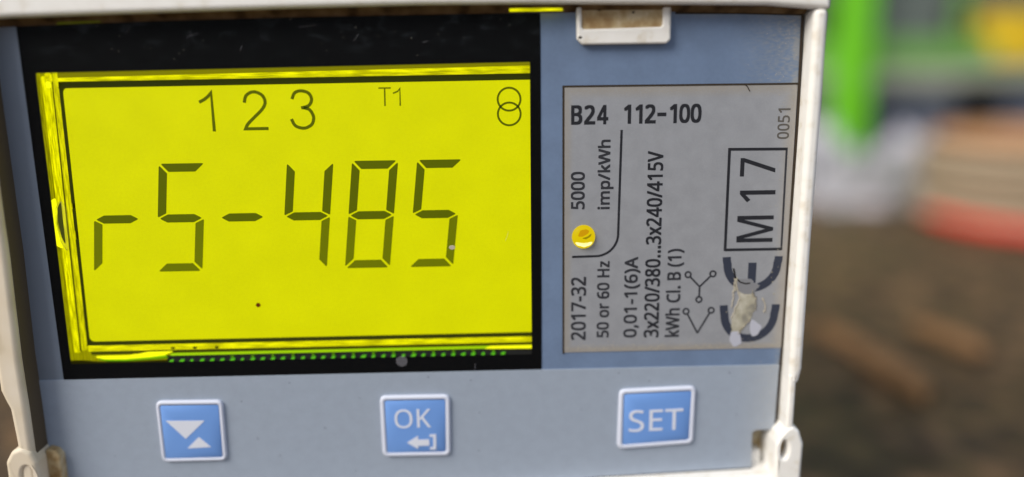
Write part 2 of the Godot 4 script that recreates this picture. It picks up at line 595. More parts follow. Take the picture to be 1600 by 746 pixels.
func lathe(profile: PackedVector2Array, n := 64, c := Vector3.ZERO, s: Shape = null) -> Shape:
	if s == null:
		s = Shape.new()
	var pn := PackedVector2Array()
	var k := profile.size()
	for i in k:
		var d := (profile[mini(i + 1, k - 1)] - profile[maxi(i - 1, 0)]).normalized()
		pn.append(Vector2(d.y, -d.x))
	for i in n:
		var a := TAU * i / n
		var b := TAU * (i + 1) / n
		for j in k - 1:
			var P := func(t, q): return c + Vector3(cos(t) * profile[q].x, profile[q].y, sin(t) * profile[q].x)
			var N := func(t, q): return Vector3(cos(t) * pn[q].x, pn[q].y, sin(t) * pn[q].x)
			s.quad(P.call(a, j), P.call(b, j), P.call(b, j + 1), P.call(a, j + 1), N.call(a, j), N.call(b, j), N.call(b, j + 1), N.call(a, j + 1))
	return s

# ------------------------------------------------------------------ the setting
func setting():
	var s := Shape.new()
	var nz := noise(0.03, 4, FastNoiseLite.TYPE_SIMPLEX_SMOOTH, 71)
	var n := 150
	var at := func(i):
		var t: float = float(i) / n * 2.0 - 1.0
		return t * 260.0 + 14000.0 * pow(t, 7.0)
	var hgt := func(x, z):
		var near: float = smoothstep(20.0, 55.0, Vector2(maxf(absf(x) - 34.0, 0.0), maxf(absf(z + 30.0) - 30.0, 0.0)).length())
		return near * (2.6 * nz.get_noise_2d(x, z) + 1.6 * nz.get_noise_2d(x * 4.0, z * 4.0) - 1.0)
	var pos := []
	for i in n + 1:
		var row := PackedVector3Array()
		for j in n + 1:
			var x: float = at.call(j) + 80.0
			var z: float = at.call(i) - 120.0
			row.append(Vector3(x, hgt.call(x, z), z))
		pos.append(row)
	var nrm := []
	for i in n + 1:
		var row := PackedVector3Array()
		for j in n + 1:
			var dx: Vector3 = pos[i][mini(j + 1, n)] - pos[i][maxi(j - 1, 0)]
			var dz: Vector3 = pos[mini(i + 1, n)][j] - pos[maxi(i - 1, 0)][j]
			row.append(dz.cross(dx).normalized())
		nrm.append(row)
	for i in n:
		for j in n:
			s.quad(pos[i][j], pos[i][j + 1], pos[i + 1][j + 1], pos[i + 1][j], nrm[i][j], nrm[i][j + 1], nrm[i + 1][j + 1], nrm[i + 1][j])
	var g := put("ground", s, "brown ground", self)
	tag(g, "mottled dark brown ground stretching blurred behind the meter", "ground", "", "structure")
	var w := put("wall", box(-1400, -20, -40, 1600, 900, 0, 2), "grey wall", self, Vector3(0, 0, -640))
	tag(w, "plain grey wall far behind the green rack", "wall", "", "structure")

# ------------------------------------------------------------------ the meter
func build_meter():
	meter = base("electricity_meter", self)
	tag(meter, "ivory electricity meter with glowing yellow display, three blue buttons and grey rating label", "electricity meter")
	# housing behind the face, standing on the ground
	var h := Shape.new()
	box(-34.6, 0.2, -58, 34.6, 96.5, -20, 1.2, h)
	put("housing", h, "ivory plastic", meter)
	var nose := ring_prism(rect(-34.2, 24.6, 34.2, 71.6, 1.0), rect(-33.6, 25.2, 33.6, 71.0, 0.8), -22, -1.2, 0.2)
	put("face_surround", nose, "ivory plastic", meter)
	put("back_panel", box(-33.7, 25.0, -6.0, 33.7, 71.2, -4.4, 0.1), "dark gap", meter)
	frame()
	plates()
	display()
	rating_label()
	keys()
	dust()

func frame():
	# top rail, longer than the face on the right, with a rounded end
	var p := poly([-37, 73, -37, 68.9, -30, 69.2, -20, 69.45, -8.3, 69.72, 1.7, 69.88, 11.7, 69.88, 22, 69.75, 30, 69.62, 34.6, 69.25, 35.05, 69.25, 35.1, 73])
	put("top_rail", prism(rounded(p, [0.5, 0.45, 0, 0, 0, 0, 0, 0, 0, 0.2, 0.45, 0.5]), -4, 2.0, 0.4, 5), "ivory plastic", meter)
	# grimy slope between the top rail and the face
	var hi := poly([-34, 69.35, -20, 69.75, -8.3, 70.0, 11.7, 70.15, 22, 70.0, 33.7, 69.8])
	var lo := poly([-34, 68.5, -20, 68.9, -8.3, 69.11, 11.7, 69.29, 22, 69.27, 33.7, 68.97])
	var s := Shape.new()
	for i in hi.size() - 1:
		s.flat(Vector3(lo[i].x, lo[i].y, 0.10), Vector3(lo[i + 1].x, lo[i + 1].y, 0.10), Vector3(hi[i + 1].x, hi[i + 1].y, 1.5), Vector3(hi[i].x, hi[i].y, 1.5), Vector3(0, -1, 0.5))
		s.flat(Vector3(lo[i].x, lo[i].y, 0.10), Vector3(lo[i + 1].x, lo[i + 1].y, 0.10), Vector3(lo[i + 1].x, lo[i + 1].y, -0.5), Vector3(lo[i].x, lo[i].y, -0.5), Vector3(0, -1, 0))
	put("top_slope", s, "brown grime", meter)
	# right rail: wide above, stepping in towards its hinge ear
	p = poly([33.63, 37.0, 33.66, 45, 33.82, 69.3, 34.93, 69.3, 34.93, 60, 34.83, 50, 34.78, 38.4, 34.5, 37.0])
	var rr := put("right_rail", prism(rounded(p, 0.52), -4, 2.0, 0.5, 8), "ivory plastic", meter)
	put("rail_end", prism(rounded(poly([33.62, 32.2, 34.28, 32.2, 34.3, 38.0, 33.64, 38.0]), 0.27), -4, 1.95, 0.25, 6), "ivory plastic", rr)
	var ear := rounded(poly([32.8, 26.4, 35.2, 26.4, 35.28, 31.3, 34.85, 32.6, 34.2, 33.1, 33.7, 32.9, 33.05, 32.1, 32.8, 31.3]), 0.7, 5)
	var hole := ellipse(Vector2(33.55, 30.8), 0.34, 0.85, ear.size(), -PI * 0.72)
	put("hinge_ear", ring_prism(ear, hole, -3.5, 2.1, 0.35), "ivory plastic", rr)
	put("hinge_pin", prism(ellipse(Vector2(33.65, 30.7), 0.5, 1.0, 24), -3.4, 0.9, 0.2), "stained ivory plastic", rr)
	# left rail, its shaded cream tone put into the plastic colour
	p = poly([-34.98, 71, -34.98, 38.2, -34.7, 37.3, -34.4, 36.5, -34.25, 33.4, -34.25, 26.0, -32.95, 26.0, -32.92, 36.5, -32.96, 41, -32.73, 50, -32.7, 71])
	var lr := put("left_rail", prism(rounded(p, 0.6), -4, 2.4, 0.5, 6), "shaded ivory plastic", meter)
	put("side_shade_and_dirt", prism(poly([-32.99, 26.6, -32.86, 26.6, -32.84, 36.4, -32.88, 41, -32.66, 50, -32.62, 69.1, -32.76, 69.1, -32.79, 50, -33.0, 41, -32.96, 36.4]), -1.0, 1.85, 0.0), "brown shade and dirt", meter)  # strip painting the inner wall's shade and dirt brown
	ear = rounded(poly([-35.35, 26, -32.7, 26, -32.6, 31.6, -33.0, 32.6, -33.8, 33.1, -34.7, 32.7, -35.3, 31.7]), 0.8, 5)
	hole = ellipse(Vector2(-33.55, 30.0), 0.5, 1.25, ear.size(), -PI * 0.72)
	put("hinge_ear", ring_prism(ear, hole, -3.5, 2.6, 0.4), "shaded ivory plastic", lr)
	put("hinge_pin", prism(ellipse(Vector2(-33.5, 29.8), 0.65, 1.3, 24), -3.4, 1.9, 0.35), "ivory plastic", lr)
	put("hinge_lug", prism(rounded(poly([-32.7, 26, -31.5, 26, -31.45, 31.4, -31.8, 31.9, -32.7, 32.2]), 0.3), -3, 1.0, 0.2), "stained ivory plastic", lr)
	# bottom rail
	p = poly([-34, 23.5, 34, 23.5, 34, 28.0, 31.4, 28.0, 17.5, 27.5, 9, 26.75, -10, 26.0, -34, 25.4])
	put("bottom_rail", prism(rounded(p, 0.45), -4, 1.6, 0.4, 5), "ivory plastic", meter)
	# notch beside the right hinge: a recess with a pale floor
	put("hinge_recess", prism(rect(31.0, 27.6, 33.6, 32.2, 0.1), -4.3, -1.9, 0.05), "stained ivory plastic", meter)
	put("recess_block", box(31.2, 27.7, -2.4, 32.5, 29.4, -0.9, 0.25), "ivory plastic", meter)
	# sealing tab hanging from the top rail: raised lip around a stained pocket
	var lip := poly([14.62, 70.2, 14.7, 67.1, 15.15, 66.66, 22.1, 66.68, 22.45, 67.0, 22.4, 70.2, 21.75, 70.2, 21.72, 68.05, 15.1, 67.9, 15.05, 70.2])
	var tb := put("sealing_tab", prism(rounded(lip, [0.05, 0.3, 0.3, 0.3, 0.3, 0.1, 0.1, 0.25, 0.25, 0.05]), -0.4, 0.7, 0.2, 5), "ivory plastic", meter)
	var pk := Shape.new()
	pk.flat(Vector3(14.9, 67.7, 0.5), Vector3(21.9, 67.85, 0.5), Vector3(21.9, 70.2, 0.3), Vector3(14.9, 70.2, 0.3), Vector3(0, 0, 1))
	put("tab_pocket", pk, "stained ivory plastic", tb)

func plates():
	# upper faceplate with the display opening
	var sp := ring_prism(rect(-34.2, 38.2, 33.56, 69.6, 0.25), rect(-30.5, 38.7, 11.5, 66.6, 0.2), -1.0, 0.0, 0.05)
	sp.planar_uv()
	put("upper_faceplate", sp, "blue faceplate film", meter)
	var p := poly([-34.3, 25.6, -10, 26.1, 9, 26.85, 17.5, 27.58, 31.3, 28.1, 31.22, 31.6, 31.55, 31.85, 33.3, 31.9, 33.45, 38.22, -34.3, 38.27])
	var sl := prism(rounded(p, [0, 0, 0, 0, 0.1, 0.25, 0.15, 0.1, 0.1, 0]), -1.0, 0.09, 0.04)
	sl.planar_uv()
	put("lower_faceplate", sl, "grey keypad film", meter)
	# thin dark seams along the right edge of the face
	put("edge_seam", ribbon(poly([33.52, 69.0, 33.66, 60, 33.56, 52, 33.54, 40, 33.42, 37.6, 33.33, 31.9]), 0.17, 0.0, 0.11), "edge dirt", meter)
	put("edge_seam", ribbon(poly([8.9, 26.8, 17.5, 27.53, 31.3, 28.05]), 0.09, 0.0, 0.11), "edge dirt", meter)
	put("edge_seam", ribbon(poly([22.9, 69.2, 28, 69.15, 33.5, 68.98]), 0.25, 0.0, 0.06), "edge dirt", meter)

func seg_polys(x: float, which: String) -> Array:
	var w := 3.96
	var t := 0.72
	var g := 0.13
	var H := 57.22
	var M := 52.46
	var L := 47.74
	var lean := 0.118
	var all := {
		"a": [g, H, w - g, H, w - t - g, H - t, t + g, H - t],
		"b": [w, H - g, w, M + g * 0.6, w - t, M + t / 2 + g * 0.6, w - t, H - t - g],
		"c": [w, M - g * 0.6, w, L + g, w - t, L + t + g, w - t, M - t / 2 - g * 0.6],
		"d": [g, L, t + g, L + t, w - t - g, L + t, w - g, L],
		"e": [0, M - g * 0.6, t, M - t / 2 - g * 0.6, t, L + t + g, 0, L + g],
		"f": [0, H - g, t, H - t - g, t, M + t / 2 + g * 0.6, 0, M + g * 0.6],
		"g": [g * 1.2, M, t + g, M + t / 2, w - t - g, M + t / 2, w - g * 1.2, M, w - t - g, M - t / 2, t + g, M - t / 2],
	}
	var out := []
	for k in which:
		var p := poly(all[k])
		for i in p.size():
			p[i] = Vector2(x + p[i].x + lean * (p[i].y - M), p[i].y)
		out.append([k, rounded(p, 0.09, 3)])
	return out

func display():
	# black printed surround of the window
	var sm := ring_prism(rect(-30.72, 38.26, 11.72, 69.25, 0.12), rounded(poly([-29.92, 39.72, 10.84, 39.72, 10.84, 65.34, -29.66, 64.88]), 0.1), 0.006, 0.05, 0.0)
	sm.planar_uv()
	put("window_surround", sm, "black window print", meter)
	put("display_chamber", box(-31, 38.8, -4.2, 11.6, 66.5, -3.0, 0.1), "black plastic", meter)
	# lit panel and the dark line round it
	var z := -0.9
	var sb := prism(rounded(poly([-28.55, 41.42, 11.4, 41.46, 11.4, 63.88, -28.16, 63.66]), 0.5), -1.6, -1.0)
	sb.planar_uv()
	var bl := put("display_backlight", sb, "lit display yellow", meter)
	var dk := "display border line"
	put("border_line", prism(poly([-28.5, 63.62, 11.4, 63.88, 11.4, 64.42, -28.4, 64.16]), -1.4, -0.94), dk, bl)
	put("border_line", prism(poly([-28.9, 41.05, 11.4, 41.06, 11.4, 41.46, -28.6, 41.42]), -1.4, -0.94), dk, bl)
	for q in [[64.16, 53.9], [53.45, 51.5], [50.75, 41.05]]:
		var y0: float = q[0]
		var y1: float = q[1]
		var xa := -28.46 - (63.0 - y0) * 0.0155
		var xb := -28.46 - (63.0 - y1) * 0.0155
		put("border_line", prism(rounded(poly([xa, y0, xa + 0.24, y0, xb + 0.24, y1, xb, y1]), 0.08), -1.4, -0.94), dk, bl)
	# light guide: lit plastic bars round the panel
	var lg := put("light_guide", prism(poly([-31.0, 38.9, -31.0, 65.9, 11.3, 65.9, 11.3, 64.6, -28.8, 64.4, -29.0, 40.9, 11.3, 40.9, 11.3, 38.9]), -1.6, -1.25), "upright dull light guide", meter)
	var bars := [
		["upright bright light guide", [-29.84, 64.6, -29.05, 64.75, -29.58, 40.4, -30.05, 40.4], -0.98],
		["olive dim light guide", [-29.05, 64.2, -28.88, 64.2, -29.36, 40.5, -29.58, 40.5], -1.02],
		["upright light guide", [-28.88, 65.0, -28.52, 65.0, -29.02, 40.6, -29.36, 40.6], -0.96],
		["olive light guide", [-28.5, 64.47, 11.3, 65.06, 11.3, 65.7, -28.5, 65.3], -1.02],
		["bright light guide", [-28.5, 64.22, 11.3, 64.84, 11.3, 65.06, -28.5, 64.47], -0.96],
		["light guide", [-28.5, 64.12, 11.3, 64.42, 11.3, 64.84, -28.5, 64.22], -1.0],
		["bright light guide", [-28.8, 40.48, 11.3, 40.52, 11.3, 41.05, -28.8, 41.05], -0.97],
		["dim light guide", [-28.6, 40.14, 11.3, 40.2, 11.3, 40.5, -28.6, 40.47], -1.02],
		["lime light guide", [-21.6, 39.93, 11.3, 39.98, 11.3, 40.16, -21.6, 40.10], -0.96],
		["strong light guide", [6.6, 39.95, 11.3, 39.9, 11.3, 40.2, 6.9, 40.15], -0.94],
		["strong light guide", [-28.4, 39.95, -27.2, 39.98, -25.3, 39.98, -24.2, 40.22, -23.6, 40.34, -21.2, 40.36, -22.2, 40.0, -23.4, 39.86, -25.6, 39.72, -27.4, 39.74], -0.93],
		["lime light guide", [-27.9, 39.75, -27.2, 39.65, -25.6, 39.6, -23.4, 39.74, -21.9, 39.9, -22.4, 40.05, -23.4, 39.95, -25.6, 39.85, -27.4, 39.86], -0.945],
		["green light guide", [-28.2, 39.7, -27.2, 39.53, -25.6, 39.5, -23.4, 39.6, -21.7, 39.72, -22.4, 39.9, -23.4, 39.85, -25.6, 39.75, -27.4, 39.76], -0.96],
		["dim light guide", [-26.9, 40.14, -24.6, 40.18, -24.0, 40.36, -26.9, 40.36], -0.955],
	]
	for b in bars:
		put("guide_bar", prism(rounded(poly(b[1]), 0.04, 2), -1.3, b[2], 0.05, 2), b[0], lg)
	for y in [63.9, 64.6]:
		put("guide_corner", prism(rect(-29.5, y - 0.25, -29.1, y + 0.3, 0.15), -1.2, -0.92, 0.1), "strong light guide" if y < 64 else "light guide", lg)
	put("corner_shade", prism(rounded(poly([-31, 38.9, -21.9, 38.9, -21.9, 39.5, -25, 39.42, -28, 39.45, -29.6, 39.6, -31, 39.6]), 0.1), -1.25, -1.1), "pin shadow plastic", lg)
	for x in [-21.3, -19.35, -17.4]:
		put("guide_notch", prism(ellipse(Vector2(x, 40.66), 0.2, 0.11, 12), -1.1, -0.955), "dim light guide", lg)
	# contact pins along the lower edge; emission stands in for reflected green light
	var pins := Shape.new()
	var dimpins := Shape.new()
	for i in 34:
		var x := -21.6 + i * 0.905
		var big := 1.0 + 0.35 * sin(i * 2.4) * (0.4 + 0.6 * sin(i * 1.1))
		var yy := 39.42 + 0.05 * i / 33.0
		prism(rounded(poly([x - 0.22 * big, yy - 0.10, x + 0.12 * big, yy - 0.12, x + 0.26 * big, yy + 0.12 * big, x - 0.06, yy + 0.09]), 0.08, 2), -1.2, -0.95, 0.03, 2, pins)
		if i % 2 == 0 and i > 4:
			prism(rounded(poly([x - 0.1, yy + 0.24, x + 0.12, yy + 0.22, x + 0.16, yy + 0.34, x - 0.04, yy + 0.34]), 0.04, 2), -1.2, -0.93, 0.02, 2, dimpins)
	var pn := put("painted_glint_pins", pins, "green glint", lg)
	pn.set_meta("kind", "stuff")
	put("dim_contact_pins", dimpins, "green light guide", lg).set_meta("kind", "stuff")
	put("pin_row", prism(poly([-22, 39.0, 11.3, 39.0, 11.3, 39.95, -22, 39.9]), -1.5, -1.15), "black plastic", lg)
	# clear clip at the middle of the left side
	put("clip", prism(rounded(poly([-29.45, 54.35, -29.1, 53.4, -29.2, 51.2, -29.35, 49.5, -29.9, 50.6, -30.12, 52.2, -29.95, 53.6]), 0.35), -1.1, -0.72, 0.12), "clear plastic clip", lg)
	put("clip_shade", prism(rounded(poly([-29.5, 54.2, -29.55, 50.2, -29.82, 51.0, -29.95, 52.3, -29.85, 53.5]), 0.3), -1.1, -0.9, 0.05), "dim light guide", lg)
	put("clip_glow", prism(rounded(poly([-29.98, 54.4, -29.95, 53.4, -30.15, 52.2, -29.95, 50.5, -29.8, 49.9, -30.45, 50.3, -30.4, 52.5, -30.3, 54.2]), 0.15), -1.1, -0.88, 0.05), "strong light guide", lg)
	# light leaking past the top of the light guide, drawn as glowing pieces
	put("light_leak_glow", prism(rounded(poly([9.15, 69.36, 13.65, 69.4, 13.2, 69.85, 9.2, 69.85]), 0.1), 0.2, 0.62, 0.05), "bright light guide", lg)
	put("light_leak_glow", prism(rounded(poly([-27.4, 68.72, -23.8, 68.85, -23.9, 69.2, -27.2, 69.1]), 0.1), 0.0, 0.35, 0.05), "dim light guide", lg)
	# characters
	var chars := [["letter_r", -26.85, "ge"], ["digit_five", -21.42, "afgcd"], ["dash", -16.15, "g"], ["digit_four", -10.56, "fbgc"], ["digit_eight", -5.02, "abcdefg"], ["digit_five", 0.56, "afgcd"]]
	for c in chars:
		var d := base(c[0], meter)
		for sp in seg_polys(c[1], c[2]):
			put("segment", prism(sp[1], z - 0.02, z), "paler display segment" if sp[0] in "cde" else "display segment", d)
	var sw := 0.27
	put("small_digit_one", ribbon(poly([-15.92, 59.88, -15.92, 63.14, -16.15, 62.86, -16.5, 62.58, -16.98, 62.34]), sw, z - 0.02, z), "display segment", meter)
	var two := smooth_line(poly([-13.22, 62.25, -13.02, 62.85, -12.4, 63.15, -11.72, 62.88, -11.48, 62.3, -11.75, 61.72, -12.45, 61.05, -13.05, 60.48, -13.28, 60.07]))
	two.append(Vector2(-11.35, 60.07))
	put("small_digit_two", ribbon(two, sw, z - 0.02, z), "display segment", meter)
	var three := Shape.new()
	ribbon(smooth_line(poly([-9.22, 62.5, -8.95, 63.03, -8.4, 63.18, -7.8, 62.98, -7.58, 62.45, -7.85, 61.95, -8.5, 61.76])), sw, z - 0.02, z, three)
	ribbon(smooth_line(poly([-8.3, 61.77, -7.8, 61.6, -7.5, 61.0, -7.66, 60.4, -8.15, 60.1, -8.6, 60.08, -9.1, 60.3, -9.38, 60.85])), sw, z - 0.02, z - 0.002, three)
	put("small_digit_three", three, "display segment", meter)
	var tm := Shape.new()
	ribbon(poly([-1.92, 63.33, -0.88, 63.33]), 0.13, z - 0.02, z, tm)
	ribbon(poly([-1.4, 63.27, -1.43, 61.83]), 0.14, z - 0.02, z, tm)
	ribbon(poly([-0.14, 61.83, -0.12, 63.27, -0.3, 63.05, -0.72, 62.88]), 0.14, z - 0.02, z, tm)
	put("tariff_mark", tm, "paler display segment", meter)
	var tr := base("transformer_mark", meter)
	for cy in [62.27, 61.03]:
		put("circle", ring_prism(ellipse(Vector2(9.1, cy), 1.06, 1.05), ellipse(Vector2(9.1, cy), 0.88, 0.87), z - 0.02, z + (0.005 if cy > 62 else 0.0)), "display segment", tr)
	# clear window over it all
	put("display_window", prism(rect(-30.7, 38.28, 11.7, 69.2, 0.1), 0.10, 0.14), "clear window", meter)

func rating_label():
	var sp := prism(rect(13.72, 39.8, 33.5, 63.22, 0.15), -0.2, 0.05, 0.03)
	sp.planar_uv()
	var lb := put("rating_label", sp, "grey label foil", meter)
	put("label_edge", ribbon(poly([13.68, 39.7, 13.64, 63.3, 33.6, 63.3]), 0.16, 0.0, 0.065), "edge dirt", lb)
	var z := 0.05
	var pr := "label print"
	var fine := 0.012
	for t in [
		["5000", 15.47, 52.87, 3.2, 1.14, 90.0, 400, pr], ["imp/kWh", 17.95, 52.84, 5.94, 1.33, 90.0, 400, pr],
		["2017-32", 15.66, 40.98, 5.78, 1.28, 90.0, 400, pr], ["50 or 60 Hz", 17.72, 41.18, 6.98, 1.04, 90.0, 400, pr],
		["0,01-1(6)A", 20.45, 41.13, 7.36, 1.36, 90.0, 400, pr], ["3x220/380...3x240/415V", 22.22, 41.08, 16.68, 1.3, 90.0, 400, "bold label print"],
		["kWh Cl. B (1)", 24.3, 41.1, 8.05, 1.48, 90.0, 400, pr],
		["M", 32.06, 49.68, 2.32, 3.16, 90.0, 400, "bold label print"], ["1", 32.08, 53.25, 0.98, 3.06, 90.0, 400, "bold label print"], ["7", 31.96, 55.5, 1.55, 3.02, 90.0, 400, "bold label print"],
	]:
		put("lettering", heavy(letters(t[0], t[1], t[2], t[3], t[4], t[5], z, t[6], fine), 0.035 if t[3] > 2.5 else 0.02), t[7], lb)
	put("lettering", heavy(spaced("B24", 14.35, 60.16, 1.1, 0.84, 1.52, 0.0, z), 0.055), "bold label print", lb)
	put("lettering", heavy(spaced("112-100", 18.66, 60.18, 0.975, 0.82, 1.5, 0.0, z), 0.055), "bold label print", lb)
	put("lettering", heavy(spaced("0051", 32.98, 58.68, 0.70, 0.56, 1.0, 90.0, z), 0.02), "faded label print", lb)
	# box round the year mark
	var fr := base("year_mark_frame", lb)
	put("frame_line", ribbon(poly([27.92, 48.9, 27.92, 57.95]), 0.24, z, z + fine), "bold label print", fr)
	put("frame_line", ribbon(poly([27.92, 57.84, 32.95, 57.8]), 0.24, z, z + fine + 0.002), "bold label print", fr)
	put("frame_line", ribbon(poly([32.87, 57.8, 32.92, 48.9]), 0.17, z, z + fine), pr, fr)
	put("frame_line", ribbon(poly([27.92, 49.0, 32.95, 49.0]), 0.24, z, z + fine + 0.002), "bold label print", fr)
	# line round the lamp
	var ln := PackedVector2Array([Vector2(18.6, 59.62), Vector2(18.45, 50.8)])
	ln.append_array(arc_points(Vector2(16.5, 50.6), 1.95, 0, -90, 12))
	ln.append(Vector2(14.43, 48.62))
	put("lamp_outline", ribbon(ln, 0.2, z, z + fine), "bold label print", lb)
	# wiring symbols: small circles joined by lines
	for sy in [[[24.72, 46.82], [26.93, 46.85], [25.77, 44.52], [25.79, 45.7]], [[24.65, 43.44], [26.91, 43.49], [], [25.74, 41.39]]]:
		var w := base("wiring_symbol", lb)
		var mid := Vector2(sy[3][0], sy[3][1])
		var lines := Shape.new()
		for k in 3:
			if sy[k].is_empty():
				continue
			var c := Vector2(sy[k][0], sy[k][1])
			put("symbol_circle", ring_prism(ellipse(c, 0.33, 0.33, 24), ellipse(c, 0.17, 0.17, 24), z, z + fine + 0.003 * k), pr, w)
			ribbon(PackedVector2Array([c + (mid - c).normalized() * 0.3, mid]), 0.16, z, z + fine + 0.001 * k, lines)
		put("symbol_lines", lines, pr, w)
	# conformity mark: two open arcs, turned on their side
	var ce := base("conformity_mark", lb)
	put("arc_letter_e", ribbon(open_arc(Vector2(30.42, 47.7), 2.22, 0.65), 0.72, z, z + fine), "navy label print", ce)
	put("letter_e_bar", ribbon(poly([30.42, 47.8, 30.42, 45.5]), 0.72, z, z + fine + 0.003), "navy label print", ce)
	put("arc_letter_c", ribbon(open_arc(Vector2(30.38, 43.05), 2.25, 0.88), 0.72, z, z + fine), "navy label print", ce)
	# where the foil has been scratched off
	var torn := base("scratched_patch", lb)
	torn.set_meta("label", "scratched patch of torn foil across the mark")
	put("torn_backing", prism(jagged(poly([28.95, 46.6, 29.33, 46.3, 30.1, 45.7, 30.55, 45.2, 30.85, 44.5, 30.85, 43.4, 30.5, 42.5, 30.0, 41.9, 29.6, 41.3, 29.3, 40.5, 28.95, 40.9, 28.8, 41.9, 28.75, 42.6, 29.1, 43.7, 29.42, 44.6, 29.1, 45.5]), 0.12, 0.14, 3), z, z + 0.03, 0.0, 2), "torn cream backing", torn)
	var curls := Shape.new()
	for q in [[28.75, 42.7, 29.12, 43.75, 29.45, 44.6, 29.15, 45.5, 28.9, 46.4], [30.9, 43.5, 30.9, 44.5, 30.55, 45.25], [29.3, 41.2, 29.9, 42.0, 30.45, 42.55], [31.5, 44.6, 31.75, 43.9, 31.7, 43.2]]:
		ribbon(jagged(poly(q), 0.12, 0.16, 12).slice(0, -8), 0.06, z, z + 0.07, curls)
	put("foil_curls", curls, "speck", torn).set_meta("kind", "stuff")
	put("bare_foil", prism(jagged(poly([28.85, 46.1, 29.35, 46.45, 30.15, 46.35, 31.2, 45.7, 30.65, 45.05, 29.86, 44.9, 29.2, 45.3]), 0.12, 0.14, 4), z, z + 0.042, 0.015, 2), "bare silver foil", torn)
	put("foil_flap", prism(rounded(poly([30.51, 42.7, 31.62, 41.88, 31.21, 41.1, 30.7, 40.9, 30.5, 41.6]), 0.3), z, z + 0.04, 0.015, 2), "white backing", torn)
	put("foil_flap", prism(rounded(poly([28.77, 41.47, 29.5, 41.5, 29.7, 40.9, 29.8, 40.3, 29.11, 39.95, 28.7, 40.6]), 0.25), z, z + 0.036, 0.015, 2), "white backing", torn)
	put("dark_tear", ribbon(poly([28.75, 47.3, 28.95, 46.5, 29.4, 46.05, 29.9, 45.9, 30.3, 45.95]), 0.12, z, z + 0.05), "dark gap", torn)
	put("foil_flap", prism(rounded(poly([29.0, 46.4, 29.15, 46.5, 29.1, 45.4, 28.9, 45.0]), 0.05), z, z + 0.06, 0.02, 2), "torn cream backing", torn)
	for q in [[32.3, 46.0, 0.05], [32.5, 44.9, 0.06], [31.9, 43.2, 0.04], [32.2, 46.9, 0.05], [28.3, 43.3, 0.04]]:
		put("foil_chip", prism(ellipse(Vector2(q[0], q[1]), q[2], q[2] * 1.6, 8), z, z + 0.03, 0.01, 1), "torn cream backing", torn)
	# pulse lamp
	var lamp := put("pulse_lamp", prism(ellipse(Vector2(15.42, 50.41), 1.03, 1.06, 40), z - 0.1, z + 0.40, 0.46, 8), "pulse lamp yellow", lb)
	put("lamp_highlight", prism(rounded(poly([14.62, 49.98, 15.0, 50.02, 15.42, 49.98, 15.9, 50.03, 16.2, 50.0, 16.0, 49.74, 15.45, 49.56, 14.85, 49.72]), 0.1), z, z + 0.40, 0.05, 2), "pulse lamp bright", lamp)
	put("lamp_chip", prism(rounded(poly([14.85, 50.5, 15.3, 50.5, 15.75, 50.75, 15.9, 51.0, 15.6, 51.15, 15.1, 51.05]), 0.15), z, z + 0.42, 0.02, 2), "pulse lamp orange", lamp)
	put("lamp_chip", prism(rounded(poly([15.2, 50.35, 15.7, 50.5, 16.1, 50.8, 16.0, 50.5, 15.6, 50.25]), 0.08), z, z + 0.42, 0.02, 2), "pulse lamp olive", lamp)

# a raised key: soft white rim round a slightly dished blue face
func key(called: String, q: PackedVector2Array, f: PackedVector2Array) -> Node3D:
	var k := base(called, meter)
	put("key_rim", ring_prism(rounded(q, 0.6, 6), rounded(f, 0.2, 6), 0.0, 0.40, 0.19), "white key rim", k)
	var p := rounded(f, 0.16, 6)
	var c := Vector2.ZERO
	for v in p:
		c += v / p.size()
	# the blue face is a shallow pillow
	var s := Shape.new()
	var n := 16
	for r in n:
		for i in p.size():
			var j := (i + 1) % p.size()
			var P := func(a, b):
				var t: float = 1.0 - float(b) / n
				return Vector3(lerpf(c.x, p[a].x, t), lerpf(c.y, p[a].y, t), 0.46 - 0.12 * pow(t, 5.0))
			var N := func(a, b):
				var t: float = 1.0 - float(b) / n
				var d: Vector2 = (p[a] - c).normalized() * 0.42 * pow(t, 4.0)
				return Vector3(d.x, d.y, 1.0).normalized()
			s.quad(P.call(i, r), P.call(j, r), P.call(j, r + 1), P.call(i, r + 1), N.call(i, r), N.call(j, r), N.call(j, r + 1), N.call(i, r + 1))
	put("key_face", s, "blue key", k)
	return k

